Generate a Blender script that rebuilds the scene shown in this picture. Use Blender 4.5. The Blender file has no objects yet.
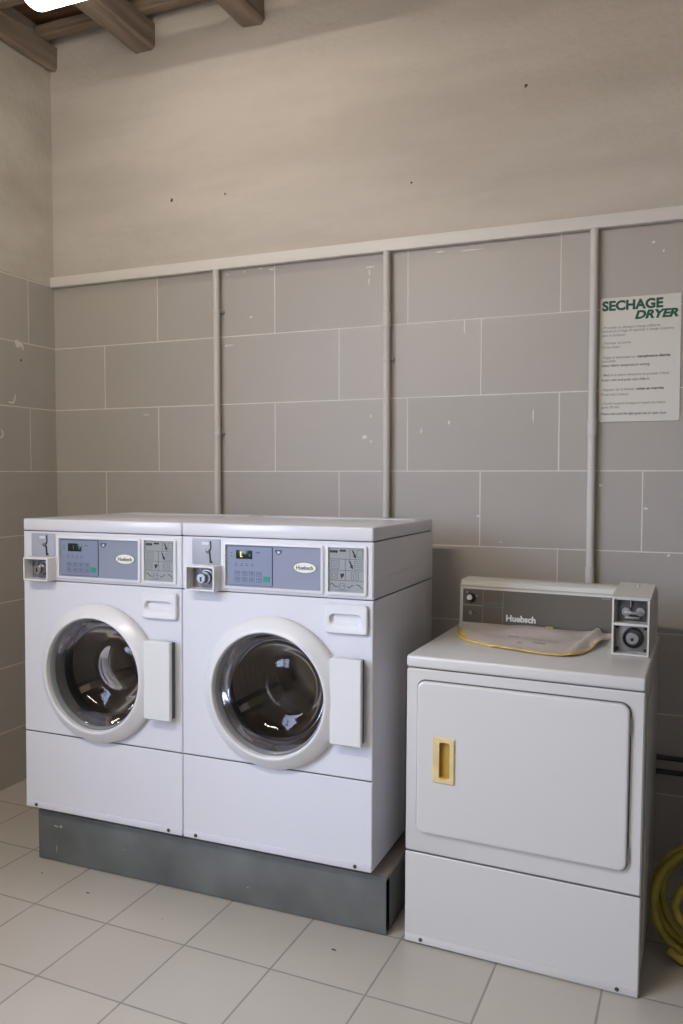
import bpy, bmesh, math, random
from mathutils import Vector, Matrix, Euler
random.seed(7)
PI = math.pi
S = bpy.context.scene
C = S.collection

# ------------------------------------------------------------------ materials
def lin(c):
    return tuple((x/12.92 if x <= .04045 else ((x+.055)/1.055)**2.4) for x in c)
MATS = {}
def mat(name, col, rough=.5, metal=0.0, spec=.5, emit=None, es=0, bump=0, bscale=40, var=0, vscale=6, coat=0):
    m = bpy.data.materials.new(name); m.use_nodes = True
    nt = m.node_tree; b = nt.nodes['Principled BSDF']
    b.inputs['Base Color'].default_value = (*col, 1)
    b.inputs['Roughness'].default_value = rough
    b.inputs['Metallic'].default_value = metal
    b.inputs['Specular IOR Level'].default_value = spec
    b.inputs['Coat Weight'].default_value = coat
    b.inputs['Coat Roughness'].default_value = .08
    if emit:
        b.inputs['Emission Color'].default_value = (*emit, 1); b.inputs['Emission Strength'].default_value = es
    if bump or var:
        tc = nt.nodes.new('ShaderNodeTexCoord')
    if bump:
        n = nt.nodes.new('ShaderNodeTexNoise'); n.inputs['Scale'].default_value = bscale; n.inputs['Detail'].default_value = 5
        bp = nt.nodes.new('ShaderNodeBump'); bp.inputs['Strength'].default_value = bump; bp.inputs['Distance'].default_value = .01
        nt.links.new(tc.outputs['Object'], n.inputs['Vector']); nt.links.new(n.outputs[0], bp.inputs['Height'])
        nt.links.new(bp.outputs[0], b.inputs['Normal'])
    if var:
        n = nt.nodes.new('ShaderNodeTexNoise'); n.inputs['Scale'].default_value = vscale; n.inputs['Detail'].default_value = 6
        r = nt.nodes.new('ShaderNodeMapRange'); r.inputs[1].default_value = .3; r.inputs[2].default_value = .7
        r.inputs[3].default_value = 1-var; r.inputs[4].default_value = 1+var
        mx = nt.nodes.new('ShaderNodeVectorMath'); mx.operation = 'SCALE'; mx.inputs[0].default_value = col
        nt.links.new(tc.outputs['Object'], n.inputs['Vector']); nt.links.new(n.outputs[0], r.inputs[0])
        nt.links.new(r.outputs[0], mx.inputs['Scale']); nt.links.new(mx.outputs[0], b.inputs['Base Color'])
    MATS[name] = m
    return m

class NG:
    """tiny node graph helper"""
    def __init__(s, m): s.nt = m.node_tree; s.N = s.nt.nodes; s.L = s.nt.links
    def n(s, t, **k):
        x = s.N.new(t)
        for a, b in k.items(): setattr(x, a, b)
        return x
    def m(s, op, a, b=None, c=None):
        x = s.N.new('ShaderNodeMath'); x.operation = op
        for i, v in enumerate((a, b, c)):
            if v is None: continue
            if isinstance(v, (int, float)): x.inputs[i].default_value = v
            else: s.L.new(v, x.inputs[i])
        return x.outputs[0]
    def mix(s, f, a, b):
        x = s.N.new('ShaderNodeMix'); x.data_type = 'RGBA'
        for k, v in ((0, f), (6, a), (7, b)):
            if isinstance(v, (int, float)): x.inputs[k].default_value = v
            elif isinstance(v, tuple): x.inputs[k].default_value = (*v[:3], 1)
            else: s.L.new(v, x.inputs[k])
        return x.outputs[2]

def tile_mat(name, uaxis, w, h, u0, v0, vaxis, col, grout, gw, half, rough, rot=0.0, varamp=.05, blot=.06, bump=.25, goff=(0, 0)):
    """running-bond (half=.5) or straight (half=0) tiles laid out in metres on two object axes"""
    m = bpy.data.materials.new(name); m.use_nodes = True
    g = NG(m); b = g.N['Principled BSDF']
    tc = g.n('ShaderNodeTexCoord'); sep = g.n('ShaderNodeSeparateXYZ'); 
    if rot:
        mp = g.n('ShaderNodeMapping'); mp.vector_type = 'POINT'; mp.inputs['Rotation'].default_value = (0, 0, -rot)
        g.L.new(tc.outputs['Object'], mp.inputs['Vector']); g.L.new(mp.outputs[0], sep.inputs[0])
        c, s_ = math.cos(-rot), math.sin(-rot); u0, v0 = c*u0-s_*v0, s_*u0+c*v0
    else: g.L.new(tc.outputs['Object'], sep.inputs[0])
    # slight waviness of the grout lines
    U, V = sep.outputs[uaxis], sep.outputs[vaxis]
    v = g.m('DIVIDE', g.m('SUBTRACT', V, v0), h)
    row = g.m('FLOOR', v); fv = g.m('FRACT', v)
    par = g.m('MODULO', g.m('ADD', row, 100), 2)
    u = g.m('DIVIDE', g.m('SUBTRACT', U, u0), w)
    u = g.m('ADD', u, g.m('MULTIPLY', par, half))
    colid = g.m('FLOOR', u); fu = g.m('FRACT', u)
    du = g.m('MULTIPLY', g.m('MINIMUM', fu, g.m('SUBTRACT', 1.0, fu)), w)
    dv = g.m('MULTIPLY', g.m('MINIMUM', fv, g.m('SUBTRACT', 1.0, fv)), h)
    d = g.m('MINIMUM', du, dv)
    nz = g.n('ShaderNodeTexNoise'); nz.inputs['Scale'].default_value = 9; nz.inputs['Detail'].default_value = 4
    g.L.new(tc.outputs['Object'], nz.inputs['Vector'])
    gwv = g.m('MULTIPLY', g.m('ADD', nz.outputs[0], .5), gw)
    mr = g.n('ShaderNodeMapRange'); g.L.new(d, mr.inputs[0]); g.L.new(g.m('MULTIPLY', gwv, .5), mr.inputs[1]); g.L.new(g.m('MULTIPLY', gwv, 1.1), mr.inputs[2])
    mr.inputs[3].default_value = 1; mr.inputs[4].default_value = 0
    gf = mr.outputs[0]
    cb = g.n('ShaderNodeCombineXYZ'); g.L.new(colid, cb.inputs[0]); g.L.new(row, cb.inputs[1])
    wn = g.n('ShaderNodeTexWhiteNoise'); wn.noise_dimensions = '3D'; g.L.new(cb.outputs[0], wn.inputs['Vector'])
    nb = g.n('ShaderNodeTexNoise'); nb.inputs['Scale'].default_value = 3.2; nb.inputs['Detail'].default_value = 7; nb.inputs['Roughness'].default_value = .6
    g.L.new(tc.outputs['Object'], nb.inputs['Vector'])
    f = g.m('ADD', g.m('MULTIPLY', g.m('SUBTRACT', wn.outputs[0], .5), 2*varamp), g.m('MULTIPLY', g.m('SUBTRACT', nb.outputs[0], .5), 2*blot))
    f = g.m('ADD', f, 1.0)
    sc = g.n('ShaderNodeVectorMath', operation='SCALE'); sc.inputs[0].default_value = col; g.L.new(f, sc.inputs['Scale'])
    out = g.mix(gf, sc.outputs[0], grout)
    g.L.new(out, b.inputs['Base Color'])
    rr_ = g.m('ADD', g.m('MULTIPLY', gf, .3), g.m('ADD', rough, g.m('MULTIPLY', g.m('SUBTRACT', nb.outputs[0], .5), .2)))
    g.L.new(rr_, b.inputs['Roughness'])
    bp = g.n('ShaderNodeBump'); bp.inputs['Strength'].default_value = bump; bp.inputs['Distance'].default_value = .003
    g.L.new(g.m('SUBTRACT', 1.0, gf), bp.inputs['Height']); g.L.new(bp.outputs[0], b.inputs['Normal'])
    MATS[name] = m
    return m

def plaster_mat(name, col, dark):
    m = bpy.data.materials.new(name); m.use_nodes = True
    g = NG(m); b = g.N['Principled BSDF']; b.inputs['Roughness'].default_value = .9; b.inputs['Specular IOR Level'].default_value = .2
    tc = g.n('ShaderNodeTexCoord')
    def noise(sc, det, vec=None, ro=.55):
        n = g.n('ShaderNodeTexNoise'); n.inputs['Scale'].default_value = sc; n.inputs['Detail'].default_value = det; n.inputs['Roughness'].default_value = ro
        g.L.new(vec or tc.outputs['Object'], n.inputs['Vector']); return n.outputs[0]
    mp = g.n('ShaderNodeMapping'); mp.inputs['Scale'].default_value = (.5, 1, 2.6); g.L.new(tc.outputs['Object'], mp.inputs['Vector'])
    a = noise(1.7, 8, mp.outputs[0]); b2 = noise(14, 8)
    mr = g.n('ShaderNodeMapRange'); g.L.new(a, mr.inputs[0]); mr.inputs[1].default_value = .38; mr.inputs[2].default_value = .66
    f = g.m('ADD', g.m('MULTIPLY', mr.outputs[0], .75), g.m('MULTIPLY', b2, .3))
    g.L.new(g.mix(f, col, dark), b.inputs['Base Color'])
    bp = g.n('ShaderNodeBump'); bp.inputs['Strength'].default_value = .35; bp.inputs['Distance'].default_value = .012
    g.L.new(g.m('ADD', g.m('MULTIPLY', noise(2.2, 4), 1.5), noise(35, 6)), bp.inputs['Height']); g.L.new(bp.outputs[0], b.inputs['Normal'])
    MATS[name] = m; return m

def wood_mat(name, c1, c2, axis=1):
    m = bpy.data.materials.new(name); m.use_nodes = True
    g = NG(m); b = g.N['Principled BSDF']; b.inputs['Roughness'].default_value = .8
    tc = g.n('ShaderNodeTexCoord'); mp = g.n('ShaderNodeMapping')
    s = [14, 14, 14]; s[axis] = 1.2
    mp.inputs['Scale'].default_value = s; g.L.new(tc.outputs['Object'], mp.inputs['Vector'])
    n = g.n('ShaderNodeTexNoise'); n.inputs['Scale'].default_value = 2.5; n.inputs['Detail'].default_value = 8; g.L.new(mp.outputs[0], n.inputs['Vector'])
    mr = g.n('ShaderNodeMapRange'); g.L.new(n.outputs[0], mr.inputs[0]); mr.inputs[1].default_value = .3; mr.inputs[2].default_value = .7
    g.L.new(g.mix(mr.outputs[0], c1, c2), b.inputs['Base Color'])
    bp = g.n('ShaderNodeBump'); bp.inputs['Strength'].default_value = .5; bp.inputs['Distance'].default_value = .01
    g.L.new(n.outputs[0], bp.inputs['Height']); g.L.new(bp.outputs[0], b.inputs['Normal'])
    MATS[name] = m; return m

TILE = (.45, .412, .368)
GROUT = (.74, .70, .63)
tile_mat('back wall tiles', 0, .6, .2972, .5969, 1.4479, 2, TILE, GROUT, .0028, .5, .42)
tile_mat('left wall tiles', 1, .6, .2972, -.173, 1.4479, 2, TILE, GROUT, .0028, .5, .42)
tile_mat('darkened right wall tiles', 1, .6, .2972, -.173, 1.4479, 2, (.15, .14, .125), (.3, .28, .25), .0028, .5, .42)  # unseen wall, coloured darker than the others to cut bounced light
tile_mat('other wall tiles', 0, .6, .2972, .2, 1.4479, 2, TILE, GROUT, .0042, .5, .45)
tile_mat('floor tiles', 0, .29765, .29765, .85093, -1.10121, 1, (.50, .455, .39), (.28, .25, .21), .0036, 0, .34, rot=-.02702, varamp=.03, blot=.07, bump=.15)
plaster_mat('plaster', (.66, .60, .53), (.54, .485, .425))
plaster_mat('plaster left', (.66, .62, .54), (.50, .455, .39))
wood_mat('joist wood', (.34, .27, .21), (.19, .145, .105), 1)
wood_mat('batten wood', (.34, .26, .19), (.19, .14, .095), 0)
wood_mat('deck boards', (.26, .12, .06), (.12, .06, .03), 0)
mat('enamel', (.70, .70, .745), .28, spec=.5, coat=.25, bump=.02, bscale=220)
mat('dryer enamel', (.62, .60, .57), .30, spec=.5, coat=.2, bump=.02, bscale=220)
mat('white plastic', (.73, .73, .745), .38)
mat('ring plastic', (.72, .715, .715), .3, coat=.1)
mat('seam', (.10, .10, .105), .7)
mat('grey decal', (.25, .27, .355), .45)
mat('keypad', (.215, .25, .35), .35)
mat('button ink', (.075, .09, .14), .5)
mat('light ink', (.62, .65, .7), .5)
mat('panel grey', (.30, .315, .31), .5)
mat('slot grey', (.36, .38, .43), .4)
mat('black', (.012, .012, .012), .45)
mat('dark grey', (.06, .06, .06), .5)
mat('display', (.012, .02, .014), .2)
mat('digit', (.1, .12, .01), .5, emit=(.75, .85, .12), es=1.2)
mat('digit dim', (.10, .14, .10), .5)
mat('green button', (.02, .27, .20), .4)
mat('logo white', (.8, .8, .76), .4)
mat('logo green', (.16, .20, .10), .5)
mat('chrome', (.45, .45, .47), .3, metal=1)
mat('steel', (.26, .26, .27), .38, metal=1)
mat('drum steel', (.60, .55, .48), .42, metal=1)
mat('dull steel', (.30, .29, .28), .5, metal=.8)
mat('rubber', (.05, .05, .052), .4)
mat('trim grey', (.24, .25, .26), .35)
mat('screw', (.10, .09, .085), .5, metal=.6)
mat('handle recess shade', (.09, .10, .095), .6)  # shade of the open handle hollow put into the colour
mat('plinth metal', (.145, .155, .15), .42, metal=.15, var=.25, vscale=5, bump=.05, bscale=12)
mat('plinth top', (.25, .22, .185), .7, var=.2, vscale=9)
mat('gap dark', (.01, .01, .01), .9)
mat('trunking', (.78, .74, .68), .5)
mat('conduit', (.64, .61, .56), .5)
mat('sign', (.72, .685, .61), .45)
mat('sign green', (.008, .10, .05), .5)
mat('sign ink', (.28, .26, .23), .6)
mat('sign ink bold', (.11, .10, .09), .6)
mat('cream handle', (.72, .56, .28), .45, var=.12, vscale=18)
mat('yellow handle', (.45, .29, .035), .5)
mat('fascia', (.115, .10, .078), .5)
mat('fascia line', (.22, .22, .20), .5)
mat('cyan line', (.10, .16, .17), .5)
mat('console white', (.60, .58, .53), .4)
mat('cloth', (.50, .44, .40), .95, var=.12, vscale=7, bump=.3, bscale=60)
mat('cloth edge', (.60, .42, .13), .9, var=.25, vscale=30)
mat('cloth stain', (.30, .27, .25), .95)
mat('hose', (.33, .26, .025), .45, var=.25, vscale=16)
mat('black pipe', (.04, .04, .036), .5)
mat('wall scrape', (.74, .72, .66), .9)
mat('wall hole', (.07, .055, .045), .9)
mat('lamp diffuser', (.9, .9, .88), .4, emit=(1.0, .93, .83), es=5)
mat('bright lamp diffuser', (.9, .9, .88), .4, emit=(1.0, .92, .80), es=56)
mat('lamp housing', (.6, .6, .58), .5)
mat('window frame', (.5, .5, .48), .5)
mat('debris', (.06, .05, .04), .9)

def glass_mat():
    m = bpy.data.materials.new('door glass'); m.use_nodes = True
    g = NG(m); g.N.remove(g.N['Principled BSDF']); o = g.N['Material Output']
    t = g.n('ShaderNodeBsdfTransparent'); t.inputs[0].default_value = (.60, .57, .53, 1)
    gl = g.n('ShaderNodeBsdfGlossy'); gl.inputs['Roughness'].default_value = .04; gl.inputs[0].default_value = (.95, .95, 1, 1)
    fr = g.n('ShaderNodeFresnel'); fr.inputs[0].default_value = 1.45
    mx = g.n('ShaderNodeMixShader'); g.L.new(g.m('MULTIPLY', fr.outputs[0], .65), mx.inputs[0]); g.L.new(t.outputs[0], mx.inputs[1]); g.L.new(gl.outputs[0], mx.inputs[2])
    g.L.new(mx.outputs[0], o.inputs[0]); MATS['door glass'] = m
glass_mat()

# ------------------------------------------------------------------ mesh helpers
class MB:
    def __init__(s): s.bm = bmesh.new(); s.ms = []
    def mi(s, m):
        if m not in s.ms: s.ms.append(m)
        return s.ms.index(m)
    def box(s, x0, x1, y0, y1, z0, z1, m, bev=0, seg=2):
        b = bmesh.new()
        vs = [b.verts.new((x, y, z)) for x in (x0, x1) for y in (y0, y1) for z in (z0, z1)]
        for f in ((0, 1, 3, 2), (4, 6, 7, 5), (0, 4, 5, 1), (2, 3, 7, 6), (0, 2, 6, 4), (1, 5, 7, 3)): b.faces.new([vs[i] for i in f])
        if bev: bmesh.ops.bevel(b, geom=b.edges[:], offset=bev, segments=seg, affect='EDGES', profile=.5)
        bmesh.ops.recalc_face_normals(b, faces=b.faces[:])
        s.add(b, m); return s
    def add(s, b, m, M=None):
        i = s.mi(m); mp = {}
        for v in b.verts: mp[v] = s.bm.verts.new(M @ v.co if M else v.co)
        for f in b.faces:
            try: nf = s.bm.faces.new([mp[v] for v in f.verts]); nf.material_index = i
            except ValueError: pass
        b.free()
    def loft(s, loops, m, cap0=False, cap1=False, closed=True):
        i = s.mi(m) if isinstance(m, str) else None
        L = [[s.bm.verts.new(p) for p in l] for l in loops]
        n = len(L[0])
        for k in range(len(L)-1):
            mm = i if i is not None else s.mi(m[k])
            for j in range(n if closed else n-1):
                a, b, c, d = L[k][j], L[k][(j+1) % n], L[k+1][(j+1) % n], L[k+1][j]
                try: f = s.bm.faces.new((a, b, c, d)); f.material_index = mm
                except ValueError: pass
        if cap0: f = s.bm.faces.new(L[0][::-1]); f.material_index = i if i is not None else s.mi(m[0])
        if cap1: f = s.bm.faces.new(L[-1]); f.material_index = i if i is not None else s.mi(m[-1])
        return s
    def lathe(s, prof, m, cx=0, cz=0, n=64, cap0=False, cap1=False, axis='y', y0=0):
        lo = []
        for r, y in prof:
            l = []
            for k in range(n):
                a = 2*PI*k/n
                if axis == 'y': l.append((cx+r*math.cos(a), y0+y, cz+r*math.sin(a)))
                else: l.append((cx+r*math.cos(a), cz+r*math.sin(a), y))
            lo.append(l)
        return s.loft(lo, m, cap0, cap1)
    def tube(s, pts, r, m, n=10, cap=True):
        P = [Vector(p) for p in pts]; lo = []
        up = Vector((0, 0, 1)); t0 = (P[1]-P[0]).normalized()
        if abs(t0.dot(up)) > .95: up = Vector((1, 0, 0))
        nrm = (up - t0*up.dot(t0)).normalized()
        for i, p in enumerate(P):
            t = (P[min(i+1, len(P)-1)]-P[max(i-1, 0)]).normalized()
            nrm = (nrm - t*nrm.dot(t)).normalized(); bn = t.cross(nrm)
            rr = r[i] if isinstance(r, (list, tuple)) else r
            lo.append([p + (nrm*math.cos(2*PI*k/n)+bn*math.sin(2*PI*k/n))*rr for k in range(n)])
        return s.loft(lo, m, cap, cap)
    def flat(s, pts, y0, y1, m):
        """polygon in xz extruded between y0 (front) and y1"""
        return s.loft([[(x, y1, z) for x, z in pts], [(x, y0, z) for x, z in pts]], m, True, True)
    def build(s, name, parent=None, loc=None, smooth=38, mesh_only=False):
        bmesh.ops.recalc_face_normals(s.bm, faces=s.bm.faces[:])
        me = bpy.data.meshes.new(name); s.bm.to_mesh(me); s.bm.free()
        for m in s.ms: me.materials.append(MATS[m])
        for p in me.polygons: p.use_smooth = True
        me.set_sharp_from_angle(angle=math.radians(smooth))
        o = bpy.data.objects.new(name, me); C.objects.link(o)
        if parent: o.parent = parent
        if loc: o.location = loc
        return o

def rr(cx, cz, w, h, r, y, n=5):
    """rounded rectangle loop in xz at depth y"""
    pts = []
    for sx, sz, a0 in ((1, 1, 0), (-1, 1, 90), (-1, -1, 180), (1, -1, 270)):
        for k in range(n+1):
            a = math.radians(a0+90*k/n)
            pts.append((cx+sx*(w/2-r)+r*math.cos(a), y, cz+sz*(h/2-r)+r*math.sin(a)))
    return pts
def rb(x0, x1, z0, z1, r, y, n=5): return rr((x0+x1)/2, (z0+z1)/2, x1-x0, z1-z0, r, y, n)

def tag(o, label=None, cat=None, group=None, kind=None):
    for k, v in (('label', label), ('category', cat), ('group', group), ('kind', kind)):
        if v: o[k] = v
    return o
def thing(name, label, cat, loc=(0, 0, 0), rot=(0, 0, 0), group=None):
    o = bpy.data.objects.new(name, None); o.empty_display_size = .1; C.objects.link(o)
    o.location = loc; o.rotation_euler = rot
    return tag(o, label, cat, group)
def text(name, body, size, x, z, y, m, parent=None, bold=0, shear=0, align='LEFT', sx=1, ext=.0003, add_to=None, tilt=0):
    cu = bpy.data.curves.new(name, 'FONT'); cu.body = body; cu.size = size; cu.offset = bold; cu.shear = shear; cu.align_x = align; cu.extrude = ext; cu.resolution_u = 4
    t = bpy.data.objects.new(name, cu); C.objects.link(t)
    bpy.context.view_layer.update()
    me = bpy.data.meshes.new_from_object(t.evaluated_get(bpy.context.evaluated_depsgraph_get()))
    bpy.data.objects.remove(t); bpy.data.curves.remove(cu)
    M = Matrix.Translation((x, y, z)) @ Matrix.Rotation(tilt, 4, 'Y') @ Matrix.Rotation(PI/2, 4, 'X') @ Matrix.Diagonal((sx, 1, 1, 1))
    if add_to is not None:
        b = bmesh.new(); b.from_mesh(me); bpy.data.meshes.remove(me); add_to.add(b, m, M); return
    me.transform(M); me.materials.clear(); me.materials.append(MATS[m]); me.name = name
    o = bpy.data.objects.new(name, me); C.objects.link(o)
    if parent: o.parent = parent
    return o
def copy_tree(o, parent=None):
    c = o.copy(); C.objects.link(c)
    if parent: c.parent = parent
    for ch in list(o.children): copy_tree(ch, c)
    return c

# ------------------------------------------------------------------ the room
X1, Y1, ZT = 3.16, -5.4, 3.54
TT = 2.338      # top of the tiled zone
def scrape(b, pts, y, m='wall scrape', side='y'):
    b.loft([[(p[0], y, p[1]) if side == 'y' else (y, p[0], p[1]) for p in pts]], m, False, True)
    # thin flake, proud of the tile
def blob(cx, cz, a, c, n=9, jit=.35):
    return [(cx+a*math.cos(2*PI*k/n)*(1+random.uniform(-jit, jit)), cz+c*math.sin(2*PI*k/n)*(1+random.uniform(-jit, jit))) for k in range(n)]

b = MB()
b.box(-.2, X1+.2, 0, .2, 0, TT, 'back wall tiles'); b.box(-.2, X1+.2, 0, .2, TT, ZT, 'plaster')
for cx, cz, a, c in ((.975, 2.005, .022, .0022), (.957, 2.003, .006, .006), (1.634, 2.283, .02, .003), (1.632, 2.262, .003, .012), (1.629, 2.225, .003, .014),
                     (1.184, 2.316, .014, .003), (1.131, 2.325, .011, .003), (1.05, 2.318, .006, .004), (.965, 2.315, .005, .003), (1.613, 1.589, .011, .008), (1.64, 1.57, .004, .004),
                     (1.64, 1.675, .003, .006), (1.08, 2.12, .008, .004), (2.05, 2.31, .05, .002), (1.93, 2.315, .02, .0025), (2.58, 1.98, .004, .005),
                     (2.72, 2.27, .006, .005), (2.755, 2.235, .004, .006), (1.855, 1.61, .003, .01), (2.09, 1.27, .008, .003), (2.18, 1.17, .005, .003), (2.55, 1.395, .006, .005),
                     (2.71, 1.31, .008, .005), (2.79, 1.14, .005, .005), (.53, 1.71, .02, .002), (.98, 1.165, .005, .003), (1.97, 1.64, .004, .01), (2.3, 1.655, .002, .03),
                     (2.03, 2.02, .002, .03), (2.76, 1.98, .004, .01)):
    b.loft([[(x, -.0006, z) for x, z in blob(cx, cz, a, c)]], 'wall scrape', False, True)
for cx, cz, a in ((.68, 2.672, .007), (.955, 2.665, .004), (1.81, 2.60, .004), (2.26, 2.9, .006)):
    b.loft([[(x, -.0006, z) for x, z in blob(cx, cz, a, a*1.3)]], 'wall hole', False, True)
tag(b.build('wall_back'), kind='structure')

b = MB()
# left wall with a wide window towards the front of the room (daylight)
WY0, WY1, WZ0, WZ1 = -4.9, -2.7, .9, 3.08
b.box(-.2, 0, WY1, 0, 0, TT+.008, 'left wall tiles'); b.box(-.2, 0, WY1, 0, TT+.008, ZT, 'plaster left')
b.box(-.2, 0, Y1, WY0, 0, ZT, 'plaster left'); b.box(-.2, 0, WY0, WY1, 0, WZ0, 'left wall tiles'); b.box(-.2, 0, WY0, WY1, WZ1, ZT, 'plaster left')
b.loft([[(.0006, y, z) for y, z in ((-.262, 2.046), (-.25, 2.052), (-.232, 2.046), (-.213, 2.035), (-.206, 2.012), (-.211, 2.008), (-.221, 2.024), (-.233, 2.022), (-.246, 2.013), (-.26, 2.03))]], 'wall scrape', False, True)
b.loft([[(.0006, y, z) for y, z in ((-.31, 1.763), (-.297, 1.766), (-.28, 1.765), (-.27, 1.785), (-.268, 1.80), (-.262, 1.80), (-.264, 1.775), (-.276, 1.757), (-.3, 1.757))]], 'wall scrape', False, True)
b.loft([[(.0006, y, z) for y, z in ((-.36, 1.64), (-.343, 1.632), (-.338, 1.612), (-.348, 1.598), (-.36, 1.595), (-.36, 1.603), (-.349, 1.608), (-.346, 1.62), (-.352, 1.63))]], 'wall scrape', False, True)
b.loft([[(.0006, y, z) for y, z in blob(-.225, 1.96, .006, .006)]], 'wall hole', False, True)
tag(b.build('wall_left'), kind='structure')
b = MB(); b.box(X1, X1+.2, Y1, 0, 0, TT, 'darkened right wall tiles'); b.box(X1, X1+.2, Y1, 0, TT, ZT, 'plaster'); tag(b.build('wall_right'), kind='structure')  # out of view, set close and dark to keep the dryer's right side dim
b = MB()
b.box(-.2, X1+.2, Y1-.2, Y1, 0, TT, 'other wall tiles'); b.box(-.2, X1+.2, Y1-.2, Y1, TT, ZT, 'plaster'); tag(b.build('wall_front'), kind='structure')
b = MB(); b.box(-.2, X1+.2, Y1-.2, .2, -.1, 0, 'floor tiles')
for cx, cy, a in ((1.878, -.968, .008), (.968, -.978, .006), (.721, -.927, .005), (1.3, -1.02, .003), (2.0, -1.3, .003)):
    b.loft([[(x, y, .0006) for x, y in blob(cx, cy, a, a*.6)]], 'debris', False, True)
tag(b.build('floor'), kind='structure')
b = MB(); b.box(-.2, X1+.2, Y1-.2, .2, ZT, ZT+.06, 'deck boards'); tag(b.build('ceiling'), kind='structure')

# window with frame and pane
w = MB()
for z in (WZ0, WZ1-.06): w.box(-.13, -.07, WY0, WY1, z, z+.06, 'window frame')
for y in (WY0, (WY0+WY1)/2-.03, WY1-.06): w.box(-.13, -.07, y, y+.06, WZ0+.06, WZ1-.06, 'window frame')
tag(w.build('window_1'), kind='structure')

# joists, battens
def rough_beam(name, x0, x1, y0, y1, z0, z1, m, along='y', amp=.004, seg=14):
    b = MB(); L = []
    n = seg
    for i in range(n+1):
        t = i/n
        c = 0.012
        def j(): return random.uniform(-amp, amp)
        if along == 'y':
            y = y0+(y1-y0)*t
            q = [(x0+c, z0), (x1-c, z0), (x1, z0+c), (x1, z1), (x0, z1), (x0, z0+c)]
            L.append([(x+j(), y, z+j()) for x, z in q])
        else:
            x = x0+(x1-x0)*t; c = .006
            q = [(y0+c, z0), (y1-c, z0), (y1, z0+c), (y1, z1), (y0, z1), (y0, z0+c)]
            L.append([(x, y+j(), z+j()) for y, z in q])
    b.loft(L, m, True, True)
    return b.build(name, smooth=30)
JZ0, JZ1 = 3.352, 3.462
labs = ['rough timber ceiling joist set against the left wall', 'weathered timber ceiling joist passing just above the glowing ceiling light',
        'timber ceiling joist furthest right at the top of the photo']
k = 0; xr = .045
while xr < 3.1:
    o = rough_beam('ceiling_joist', max(xr-.115, .004), xr, Y1+.002, -.003, JZ0, JZ1, 'joist wood', seg=26, amp=.004)
    tag(o, labs[k] if k < 3 else 'timber ceiling joist out of the photo to the right', 'beam', 'timber ceiling joists' if k < 3 else 'joists beyond the frame')
    k += 1; xr += .5535
y = -.115; k = 0
labs = ['thin timber batten above the joists, nearest the back wall', 'thin timber batten above the joists, second from the back wall']
while y > -3.0:
    o = rough_beam('ceiling_batten', .004, X1-.004, y, y+.055, JZ1+.005, JZ1+.055, 'batten wood', 'x', .002, 24)
    tag(o, labs[k] if k < 2 else 'thin timber batten above the joists further into the room', 'batten', 'ceiling battens' if k < 2 else 'battens beyond the frame')
    k += 1; y -= .278

# trunking rail and conduits
b = MB(); b.box(.003, X1-.003, -.03, -.0005, 2.333, 2.380, 'trunking', .0015)
o = b.build('trim_1'); tag(o, kind='structure')
def conduit(x, zb, label, clips, joints):
    t = thing('conduit_pipe', label, 'pipe', (x, -.0275, 0), group='vertical grey conduits on the tiles')
    b = MB(); b.lathe([(.0145, zb), (.0145, 2.3325)], 'conduit', axis='z', n=18, cap0=True, cap1=True); b.build('pipe', t)
    for z in joints:
        b = MB(); b.lathe([(.0148, z-.03), (.0168, z-.028), (.0168, z+.028), (.0148, z+.03)], 'conduit', axis='z', n=18); b.build('coupling', t)
    for z in clips:
        b = MB(); b.lathe([(.0150, z-.007), (.0172, z-.006), (.0172, z+.006), (.0150, z+.007)], 'conduit', axis='z', n=18)
        b.box(-.010, .026, .017, .027, z-.006, z+.006, 'trim grey', .001); b.build('pipe_clip', t)
conduit(.924, .02, 'grey vertical conduit pipe furthest left, above the washing machine pair', (2.149, 1.614), ())
conduit(1.716, .02, 'grey vertical conduit pipe in the middle of the three, behind the right washer', (1.9,), (2.06,))
conduit(2.519, .02, 'grey vertical conduit pipe beside the green and white sign', (), (1.606, 1.06))
for z, l in ((.398, 'upper of two dark pipes along the wall behind the dryer'), (.346, 'lower of two dark pipes along the wall behind the dryer')):
    b = MB(); b.tube([(2.56, -.0095, z), (X1-.004, -.0095, z)], .009, 'black pipe', 12); o = b.build('water_pipe')
    tag(o, l, 'pipe', 'dark pipes low on the wall')

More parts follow.
